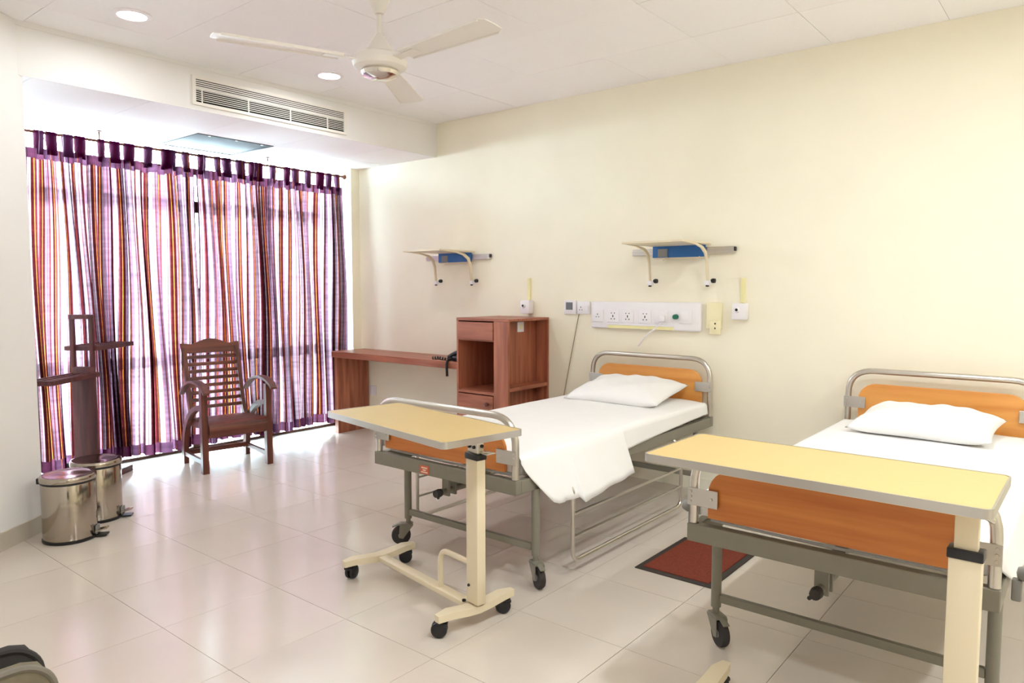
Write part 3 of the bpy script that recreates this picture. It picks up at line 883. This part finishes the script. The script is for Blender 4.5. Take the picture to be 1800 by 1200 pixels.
def sheet(x, y, label, hemR, hemL, flareR, flareL, seed, foot, xs_extra=()):
    rnd = random.Random(seed)
    ph = [rnd.uniform(0, 6.28) for _ in range(8)]
    xs = sorted(set([0.03 + (BL - 0.10) * i / 70 for i in range(71)] + list(xs_extra)))
    bm = bmesh.new()
    rows = []
    ZT, YW = 0.681, 0.492
    for xx in xs:
        hr, hl = interp(hemR, xx), interp(hemL, xx)
        pr = []
        # left drape bottom -> top
        n = 9
        for k in range(n):
            f = k / (n - 1)
            z = hl + (ZT - 0.02 - hl) * f
            dep = (ZT - z)
            pr.append((YW + 0.014 + interp(flareL, xx) * dep + 0.05 * dep * math.sin(xx * 13 + ph[0]) * dep * 6, z))
        pr.append((YW + 0.004, ZT - 0.006))
        for k in range(31):
            f = 1 - 2 * k / 30
            yy = (YW - 0.018) * f
            zz = ZT + 0.003 * math.sin(xx * 5 + yy * 7 + ph[1]) + 0.0025 * math.sin(xx * 11 - yy * 13 + ph[2]) - 0.004 * abs(f) ** 6
            pr.append((yy, zz))
        pr.append((-YW - 0.004, ZT - 0.006))
        for k in range(n):
            f = 1 - k / (n - 1)
            z = hr + (ZT - 0.02 - hr) * f
            dep = (ZT - z)
            yy = YW + 0.014 + interp(flareR, xx) * dep + 0.10 * dep * dep * math.sin(xx * 9 + ph[3]) + 0.07 * dep * dep * math.sin(xx * 27 + ph[4]) + (0.35 * dep * (0.42 - xx) / 0.2 * -0.25 if 0.3 < xx < 0.415 else 0)
            pr.append((-yy, z))
        rows.append([bm.verts.new((xx, p[0], p[1])) for p in pr])
    for a, b in zip(rows, rows[1:]):
        for j in range(len(a) - 1):
            bm.faces.new((a[j], a[j + 1], b[j + 1], b[j]))
    # tucked in at the foot and the head
    for row, dx, sgn in ((rows[0], -0.012, 1), (rows[-1], 0.012, -1)):
        mid = row[9:42]
        low = [bm.verts.new((v.co.x + dx, v.co.y * 0.985, foot)) for v in mid]
        for j in range(len(mid) - 1):
            bm.faces.new((mid[j], mid[j + 1], low[j + 1], low[j]))
    for f in bm.faces: f.smooth = True
    bmesh.ops.recalc_face_normals(bm, faces=bm.faces)
    me = bpy.data.meshes.new('bed_sheet'); bm.to_mesh(me); bm.free()
    me.materials.append(MT['sheet'])
    o = put('bed_sheet', me); o.location = (x, y, 0)
    s = o.modifiers.new('thickness', 'SOLIDIFY'); s.thickness = 0.004; s.offset = 1
    tag(o, label, 'sheet', 'white bed sheets')
    return o


sheet(*B1, 'white sheet hanging down over the side of the bed with rails',
      [(0.03, 0.645), (0.06, 0.60), (0.20, 0.43), (0.24, 0.415), (0.41, 0.412), (0.418, 0.388), (0.44, 0.385), (0.72, 0.41), (0.985, 0.425), (0.995, 0.545), (1.5, 0.575), (2.1, 0.60), (2.2, 0.60)],
      [(0.03, 0.62), (0.4, 0.60), (2.2, 0.60)],
      [(0.03, 0.05), (0.2, 0.30), (0.41, 0.36), (0.418, 0.44), (0.7, 0.40), (0.985, 0.34), (0.995, 0.16), (2.2, 0.14)], [(0, 0.05), (2.2, 0.05)], 5, 0.60,
      (0.985, 0.995, 0.41, 0.418, 0.20, 0.24))
sheet(*B2, 'white sheet spread smooth over the nearer bed behind the yellow table',
      [(0.03, 0.62), (0.15, 0.56), (0.3, 0.50), (1.2, 0.48), (2.2, 0.58)], [(0.03, 0.62), (0.5, 0.60), (2.2, 0.60)],
      [(0.03, 0.05), (0.2, 0.2), (2.2, 0.15)], [(0, 0.04), (2.2, 0.04)], 9, 0.60)


def pillow(x, y, z, rz, tilt, a, b, h, label, seed):
    rnd = random.Random(seed)
    ph = [rnd.uniform(0, 6.28) for _ in range(6)]
    n, m = 40, 28
    bm = bmesh.new()
    g = {}
    for side in (1, -1):
        for i in range(n + 1):
            for j in range(m + 1):
                u, v = -1 + 2 * i / n, -1 + 2 * j / m
                edge = i in (0, n) or j in (0, m)
                if side < 0 and edge:
                    g[(side, i, j)] = g[(1, i, j)]; continue
                X = b * v * (1 - 0.07 * (1 - u * u)) * (1 + 0.015 * math.sin(u * 7 + ph[0]))
                Y = a * u * (1 - 0.06 * (1 - v * v))
                t = max(0.0, (1 - u ** 4)) ** 0.62 * max(0.0, (1 - v ** 4)) ** 0.62
                Z = h * t * (1.0 if side > 0 else -0.55)
                if side > 0: Z += 0.006 * t * math.sin(u * 6 + v * 5 + ph[1]) + 0.004 * t * math.sin(u * 15 - v * 8 + ph[2])
                Z += 0.008 * math.sin(u * 5 + ph[3]) * (1 - t)
                g[(side, i, j)] = bm.verts.new((X, Y, Z))
    for side in (1, -1):
        for i in range(n):
            for j in range(m):
                q = [g[(side, i, j)], g[(side, i + 1, j)], g[(side, i + 1, j + 1)], g[(side, i, j + 1)]]
                try: bm.faces.new(q)
                except ValueError: pass
    bmesh.ops.recalc_face_normals(bm, faces=bm.faces)
    for f in bm.faces: f.smooth = True
    me = bpy.data.meshes.new('pillow'); bm.to_mesh(me); bm.free(); me.materials.append(MT['sheet'])
    o = put('pillow', me)
    o.location = (x, y, z); o.rotation_euler = (0, -tilt, rz)
    tag(o, label, 'pillow', 'white pillows')


pillow(4.60, 2.665, 0.742, 0.03, 0.16, 0.375, 0.27, 0.092, 'white pillow on the bed with rails, below the wall socket panel', 2)
pillow(4.54, 0.725, 0.742, -0.05, 0.10, 0.352, 0.24, 0.092, 'white pillow on the nearer bed, with pointed case corners', 4)

# ------------------------------------------------------------------ overbed tables
def ball_caster(parent, x, y, rz):
    m = Matrix.Translation((x, y, 0)) @ Matrix.Rotation(rz, 4, 'Z')
    c = B().cyl((0, 0, 0.055), (0, 0, 0.085), 0.012, 12).box((0.006, 0, 0.058), (0.05, 0.05, 0.016), 0.006).xf(m).obj('caster', 'black', parent)
    for s in (-1, 1):
        B().lathe([(0.0001, -0.011), (0.026, -0.011), (0.034, -0.006), (0.036, 0.0), (0.034, 0.006), (0.026, 0.011), (0.0001, 0.011)], (0.018, s * 0.014, 0.036), 22, 'y').xf(m).obj('wheel', 'black', c)


def overbed(x, y, rz, label, tx0, tx1, ty0, ty1, zt, inner, bl):
    t = thing('overbed_table', label, 'table', (x, y, 0), rz, 'overbed tables on casters')
    B().prism(rrect(tx0 + 0.004, ty0 + 0.004, tx1 - 0.004, ty1 - 0.004, 0.022), zt - 0.022, zt, 'z').obj('table_top', 'lam_yellow', t, False)
    outer, inn = rrect(tx0, ty0, tx1, ty1, 0.025), rrect(tx0 + 0.006, ty0 + 0.006, tx1 - 0.006, ty1 - 0.006, 0.020)
    e = B()
    loop = [(zt + 0.0015, inn), (zt + 0.0015, outer), (zt - 0.026, outer), (zt - 0.026, inn)]
    rings = [[e.bm.verts.new((p[0], p[1], z)) for p in o] for z, o in loop]
    n = len(outer)
    for k in range(4):
        a, b = rings[k], rings[(k + 1) % 4]
        for j in range(n): e.bm.faces.new((a[j], a[(j + 1) % n], b[(j + 1) % n], b[j]))
    e.obj('edge_trim', 'alu_dk', t, True)
    # carrier under the top
    B().b2((-0.03, -0.02, zt - 0.055), (0.03, ty1 - 0.22, zt - 0.024), 0.003).obj('carrier', 'cream_metal', t, False)
    zc = 0.752 if not inner else 0.755
    B().box((0, 0, 0.1 + (zc - 0.1) / 2), (0.048, 0.080, zc - 0.1), 0.004).obj('outer_post', 'cream_metal', t)
    B().box((0, 0, zc + 0.012), (0.056, 0.088, 0.028), 0.003).obj('collar', 'black', t)
    if inner:
        B().box((0, 0, (zc + zt - 0.025) / 2), (0.034, 0.058, zt - 0.025 - zc), 0.003).obj('inner_post', 'cream_metal', t)
        lv = B().tube([(0.03, -0.01, zt - 0.045), (0.09, -0.05, zt - 0.085)], 0.009, 10)
    else:
        br = B().box((0, 0, zc + 0.05), (0.036, 0.07, 0.06), 0.003).obj('head_bracket', 'alu', t)
        bo = B()
        for dy in (-0.015, 0.018):
            bo.lathe([(0.0001, -0.008), (0.007, -0.008), (0.008, 0.0), (0.0001, 0.0)], (-0.018, dy, zc + 0.055), 10, 'x')
        bo.lathe([(0.0001, -0.006), (0.008, -0.006), (0.008, 0.0), (0.0001, 0.0)], (0.006, -0.035, zc + 0.06), 10, 'y')
        bo.obj('bolts', 'black', br)
        lv = B().box((0.02, -0.055, zc + 0.03), (0.05, 0.06, 0.006), 0.002)
    lv.obj('release_lever', 'alu', t)
    # base: long bar and two bowed feet
    B().b2((-0.028, 0.03, 0.062), (0.028, bl, 0.088), 0.006).obj('base_bar', 'cream_metal', t)
    for fy in (0.0, bl):
        pts = [(-0.215, fy, 0.088), (-0.15, fy, 0.092), (-0.06, fy, 0.080), (0, fy, 0.076), (0.06, fy, 0.080), (0.15, fy, 0.092), (0.215, fy, 0.088)]
        pts = [Vector(p) for p in pts]
        B().band(pts, [0.03, 0.058, 0.062, 0.066, 0.062, 0.058, 0.03], 0.032, (0, 1, 0)).obj('foot', 'cream_metal', t, True, 50)
        ball_caster(t, -0.18, fy, 2.4 if fy < 0.1 else 0.5); ball_caster(t, 0.18, fy, 2.6)
    B().tube(fillet([(0.0, 0.27, 0.08), (0.0, 0.27, 0.27), (0.0, 0.02, 0.27)], 0.06, 6), 0.013, 10).obj('foot_loop', 'cream_metal', t)
    b = B()
    b.lathe([(0.0001, -0.006), (0.006, -0.006), (0.007, 0.0), (0.0001, 0.0)], (-0.024, 0.02, 0.18), 10, 'x')
    b.lathe([(0.0001, 0.0), (0.009, 0.0), (0.009, 0.008), (0.0001, 0.008)], (-0.03, 0.05, 0.097), 8)
    b.obj('fixing_bolt', 'black', t)


overbed(2.325, 2.10, math.radians(-9.5), 'yellow-topped overbed table at the foot of the bed with side rails', -0.315, 0.11, -0.195, 0.785, 0.895, False, 0.82)
overbed(2.31, 0.255, math.radians(-0.5), 'yellow-topped overbed table across the foot of the nearer bed, black collar on its post', -0.13, 0.325, -0.07, 0.945, 0.93, True, 0.77)

# ------------------------------------------------------------------ floor mat
mt = B().b2((3.345, 1.437, 0.0), (3.95, 1.874, 0.006), 0.002).obj('door_mat', 'mat_edge', None, False)
tag(mt, 'rust red floor mat with black border between the two beds', 'mat')
B().b2((3.38, 1.47, 0.006), (3.915, 1.84, 0.0105), 0.002).obj('pile', 'mat_red', mt, False)

# ------------------------------------------------------------------ wall fittings
def monitor_shelf(yc, z, label):
    t = thing('monitor_shelf', label, 'shelf', (XW, yc, z), 0, 'wall shelves above the beds')
    B().b2((-0.03, -0.41, -0.075), (0, 0.41, -0.025), 0.003).obj('wall_rail', 'alu', t, False)
    B().b2((-0.033, -0.41, -0.055), (-0.03, 0.41, -0.045)).obj('rail_groove', 'alu_dk', t, False)
    B().box((-0.02, -0.412, -0.045), (0.03, 0.012, 0.03), 0.003).obj('rail_stop', 'black', t)
    B().b2((-0.50, -0.24, -0.010), (-0.035, 0.23, 0.004), 0.003).obj('shelf_board', 'cream_metal', t, False)
    B().b2((-0.045, -0.198, -0.095), (-0.036, 0.225, -0.010)).obj('back_panel', 'blue', t, False)
    B().b2((-0.05, 0.10, -0.09), (-0.0455, 0.18, -0.03)).obj('plate', 'grey_pl', t, False)
    for s in (-0.235, 0.225):
        pr = [(-0.46, -0.010), (-0.30, -0.020), (-0.20, -0.040), (-0.14, -0.075), (-0.108, -0.14), (-0.092, -0.275), (-0.068, -0.275), (-0.082, -0.13), (-0.11, -0.062), (-0.17, -0.026), (-0.28, -0.010)]
        a = B().prism(pr, s - 0.006, s + 0.006, 'y', 0.002).obj('bracket_arm', 'cream_metal', t, False)
        B().box((-0.072, s, -0.285), (0.045, 0.04, 0.035), 0.006).obj('clamp', 'white_pl', a)
        B().lathe([(0.0001, -0.02), (0.016, -0.018), (0.018, 0.0), (0.012, 0.012), (0.0001, 0.014)], (-0.055, s - 0.03, -0.270), 14, 'y').lathe([(0.0001, -0.03), (0.014, -0.026), (0.006, -0.004), (0.0001, 0.0)], (-0.08, s, -0.285), 12).obj('knob', 'black', a)
    b = B()
    for s in (-0.14, 0.12):
        b.tube([(-0.05, s + 0.015, -0.115), (-0.05, s - 0.02, -0.095)], 0.005, 8)
    b.b2((-0.045, -0.225, -0.108), (-0.036, 0.215, -0.095))
    b.obj('lower_lip', 'cream_metal', t)


monitor_shelf(2.43, 1.822, 'small wall shelf with blue back above the bed with rails and the socket panel')
monitor_shelf(4.72, 1.836, 'small wall shelf with blue back above the desk, nearest the window')


def holes(par, y, z, spec, x=-0.0105, name='pin_holes', mat='dark_shade'):  # small dark boxes on the plate paint the shade inside the holes
    b = B()
    for dy, dz, sy, sz in spec:
        b.box((x, y + dy, z + dz), (0.002, sy, sz))
    b.obj(name, mat, par, False)


H5 = [(-0.014, 0.024, 0.006, 0.008), (0.014, 0.024, 0.006, 0.008), (0, 0.0, 0.007, 0.018), (-0.014, -0.022, 0.008, 0.008), (0.014, -0.022, 0.008, 0.008)]
H3 = [(0, 0.012, 0.006, 0.010), (-0.012, -0.010, 0.007, 0.006), (0.012, -0.010, 0.007, 0.006)]

# the trunking panel behind the head of the bed with rails
tp = thing('bedhead_console', 'long white bedhead panel with a row of sockets and green knob', 'bedhead unit', (XW, 0, 0))
B().box((-0.022, 2.735, 1.285), (0.044, 0.95, 0.215), 0.016, None, 3).obj('body', 'white_pl', tp)
B().b2((-0.052, 2.47, 1.182), (-0.0445, 3.045, 1.212), 0.003).obj('tray_rail', 'yellow_duct', tp, False)
B().b2((-0.056, 2.46, 1.208), (-0.0445, 3.055, 1.216), 0.002).obj('tray_lip', 'white_pl', tp, False)
for k, (yy, sp) in enumerate(((3.139, H3), (2.995, H5), (2.863, H5), (2.710, H5))):
    s = B().box((-0.048, yy, 1.278), (0.010, 0.104, 0.098), 0.004).obj('socket', 'white_pl', tp)
    holes(s, yy, 1.278, sp, -0.0535)
s = B().box((-0.048, 2.575, 1.278), (0.010, 0.112, 0.098), 0.004).obj('socket', 'white_pl', tp)
B().box((-0.068, 2.555, 1.27), (0.035, 0.045, 0.05), 0.008).obj('plug', 'white_pl', s)
kb = B().lathe([(0.0001, -0.03), (0.018, -0.028), (0.02, -0.008), (0.02, 0.0)], (-0.044, 2.452, 1.285), 20, 'x').obj('knob', 'green', tp, label='green knob')
s = B().box((-0.048, 2.375, 1.285), (0.008, 0.105, 0.098), 0.004).obj('switch', 'white_pl', tp)
B().box((-0.053, 2.375, 1.29), (0.006, 0.055, 0.06), 0.002).obj('rocker', 'white_pl', s)
B().tube(fillet([(-0.07, 2.555, 1.245), (-0.075, 2.60, 1.20), (-0.06, 2.70, 1.13), (-0.03, 2.78, 1.05)], 0.05, 4), 0.005, 8).obj('plug_lead', 'white_pl', tp)

pb = B().box((XW - 0.014, 2.165, 1.30), (0.028, 0.115, 0.19), 0.005).obj('call_socket', 'cream_pl')
tag(pb, 'pale yellow wall box next to the right end of the socket panel', 'wall box')
s = B().box((XW - 0.031, 2.150, 1.215), (0.008, 0.085, 0.10), 0.004).obj('socket', 'cream_pl', pb)
holes(s, 2.150, 1.225, [(0, 0.018, 0.009, 0.012), (0, -0.016, 0.009, 0.012)], XW - 0.0355)


def call_unit(y, z, zt, label):
    t = thing('call_unit', label, 'nurse call', (XW, y, z), 0, 'white call units with yellow conduits')
    B().box((-0.035, 0, 0), (0.07, 0.10, 0.115), 0.008).obj('housing', 'white_pl', t)
    B().lathe([(0.0001, -0.012), (0.014, -0.012), (0.021, -0.004), (0.021, 0.0)], (-0.07, 0.01, 0.012), 20, 'x').obj('ring', 'white_pl', t)
    B().lathe([(0.0001, -0.016), (0.010, -0.014), (0.010, -0.011), (0.0001, -0.010)], (-0.07, 0.01, 0.012), 16, 'x').obj('lens', 'black', t)
    B().b2((-0.018, -0.02, 0.06), (0, 0.008, zt - z), 0.002).obj('conduit', 'yellow_duct', t, False)


call_unit(1.965, 1.335, 1.57, 'white call unit on a yellow conduit between the two bed heads')
call_unit(3.875, 1.335, 1.585, 'white call unit on a yellow conduit just above the wooden cabinet')

th = B().box((XW - 0.012, 3.43, 1.34), (0.024, 0.115, 0.115), 0.006).obj('thermostat', 'white_pl')
tag(th, 'white wall thermostat with grey display, left of the socket panel', 'thermostat')
B().box((XW - 0.0245, 3.435, 1.35), (0.002, 0.068, 0.062)).obj('display', 'screen', th, False)
ts = B().box((XW - 0.008, 3.30, 1.338), (0.016, 0.125, 0.105), 0.004).obj('wall_switch', 'white_pl')
tag(ts, 'white switched socket beside the thermostat, with a thin lead below', 'switch')
holes(ts, 3.325, 1.33, H3, XW - 0.0165)
B().box((XW - 0.018, 3.262, 1.33), (0.008, 0.034, 0.05), 0.003).obj('rocker', 'white_pl', ts)
B().tube(fillet([(XW - 0.012, 3.345, 1.285), (XW - 0.014, 3.38, 1.12), (XW - 0.012, 3.44, 0.85), (XW - 0.015, 3.50, 0.55), (XW - 0.02, 3.50, 0.3)], 0.1, 4), 0.0038, 6).obj('lead', 'cable', ts)
ls = B().box((XW - 0.006, 5.985, 0.41), (0.012, 0.11, 0.105), 0.003).obj('floor_socket', 'white_pl')
tag(ls, 'low white wall socket under the desk near the window', 'socket')
B().box((XW - 0.013, 5.985, 0.41), (0.003, 0.05, 0.06), 0.001).obj('socket_face', 'white_pl', ls)

# ------------------------------------------------------------------ two stacked visitor chairs at the lower left corner
def visitor_chair(x, y, dz, label, mat, ribs, zt):
    t = thing('visitor_chair', label, 'chair', (x, y, dz), 0, 'stacked visitor chairs')
    out = [(-0.235, 0.45), (0.245, 0.45), (0.205, zt - 0.035), (0.19, zt - 0.008), (0.165, zt), (-0.155, zt), (-0.18, zt - 0.008), (-0.195, zt - 0.035)]
    rec = Matrix.Translation((0, 0, 0))
    B().prism(out, -0.018, 0.018, 'y', 0.008).obj('backrest', mat, t, True)
    edge = fillet([(0.245, -0.014, 0.45), (0.205, -0.014, zt - 0.03), (0.17, -0.014, zt), (-0.16, -0.014, zt), (-0.195, -0.014, zt - 0.03), (-0.235, -0.014, 0.45)], 0.03, 4)
    B().tube(edge, 0.0065, 8).obj('piping', 'piping' if ribs else mat, t)
    if ribs:
        rb = B()
        for k in range(17):
            xx = -0.165 + 0.0205 * k
            rb.tube([(xx * 1.15, -0.018, 0.47), (xx, -0.018, zt - 0.03)], 0.007, 6)
        rb.obj('ribs', mat, t)
    B().box((0, -0.24, 0.43), (0.46, 0.44, 0.05), 0.02, None, 3).obj('seat', mat, t)
    for sx in (-1, 1):
        B().tube([(sx * 0.235, 0.0, 0.47), (sx * 0.25, 0.04, -dz if dz else 0.0)], 0.011, 8).obj('leg', 'black', t)
        B().tube([(sx * 0.235, -0.43, 0.42), (sx * 0.25, -0.47, -dz if dz else 0.0)], 0.011, 8).obj('leg', 'black', t)


visitor_chair(0.232, 1.475, 0.0, 'dark brown chair back at the floor corner, behind the ribbed one', 'seat_dk', False, 0.863)
visitor_chair(0.226, 1.392, 0.028, 'olive ribbed chair back with pale piping, in front of the dark one', 'seat_rib', True, 0.834)
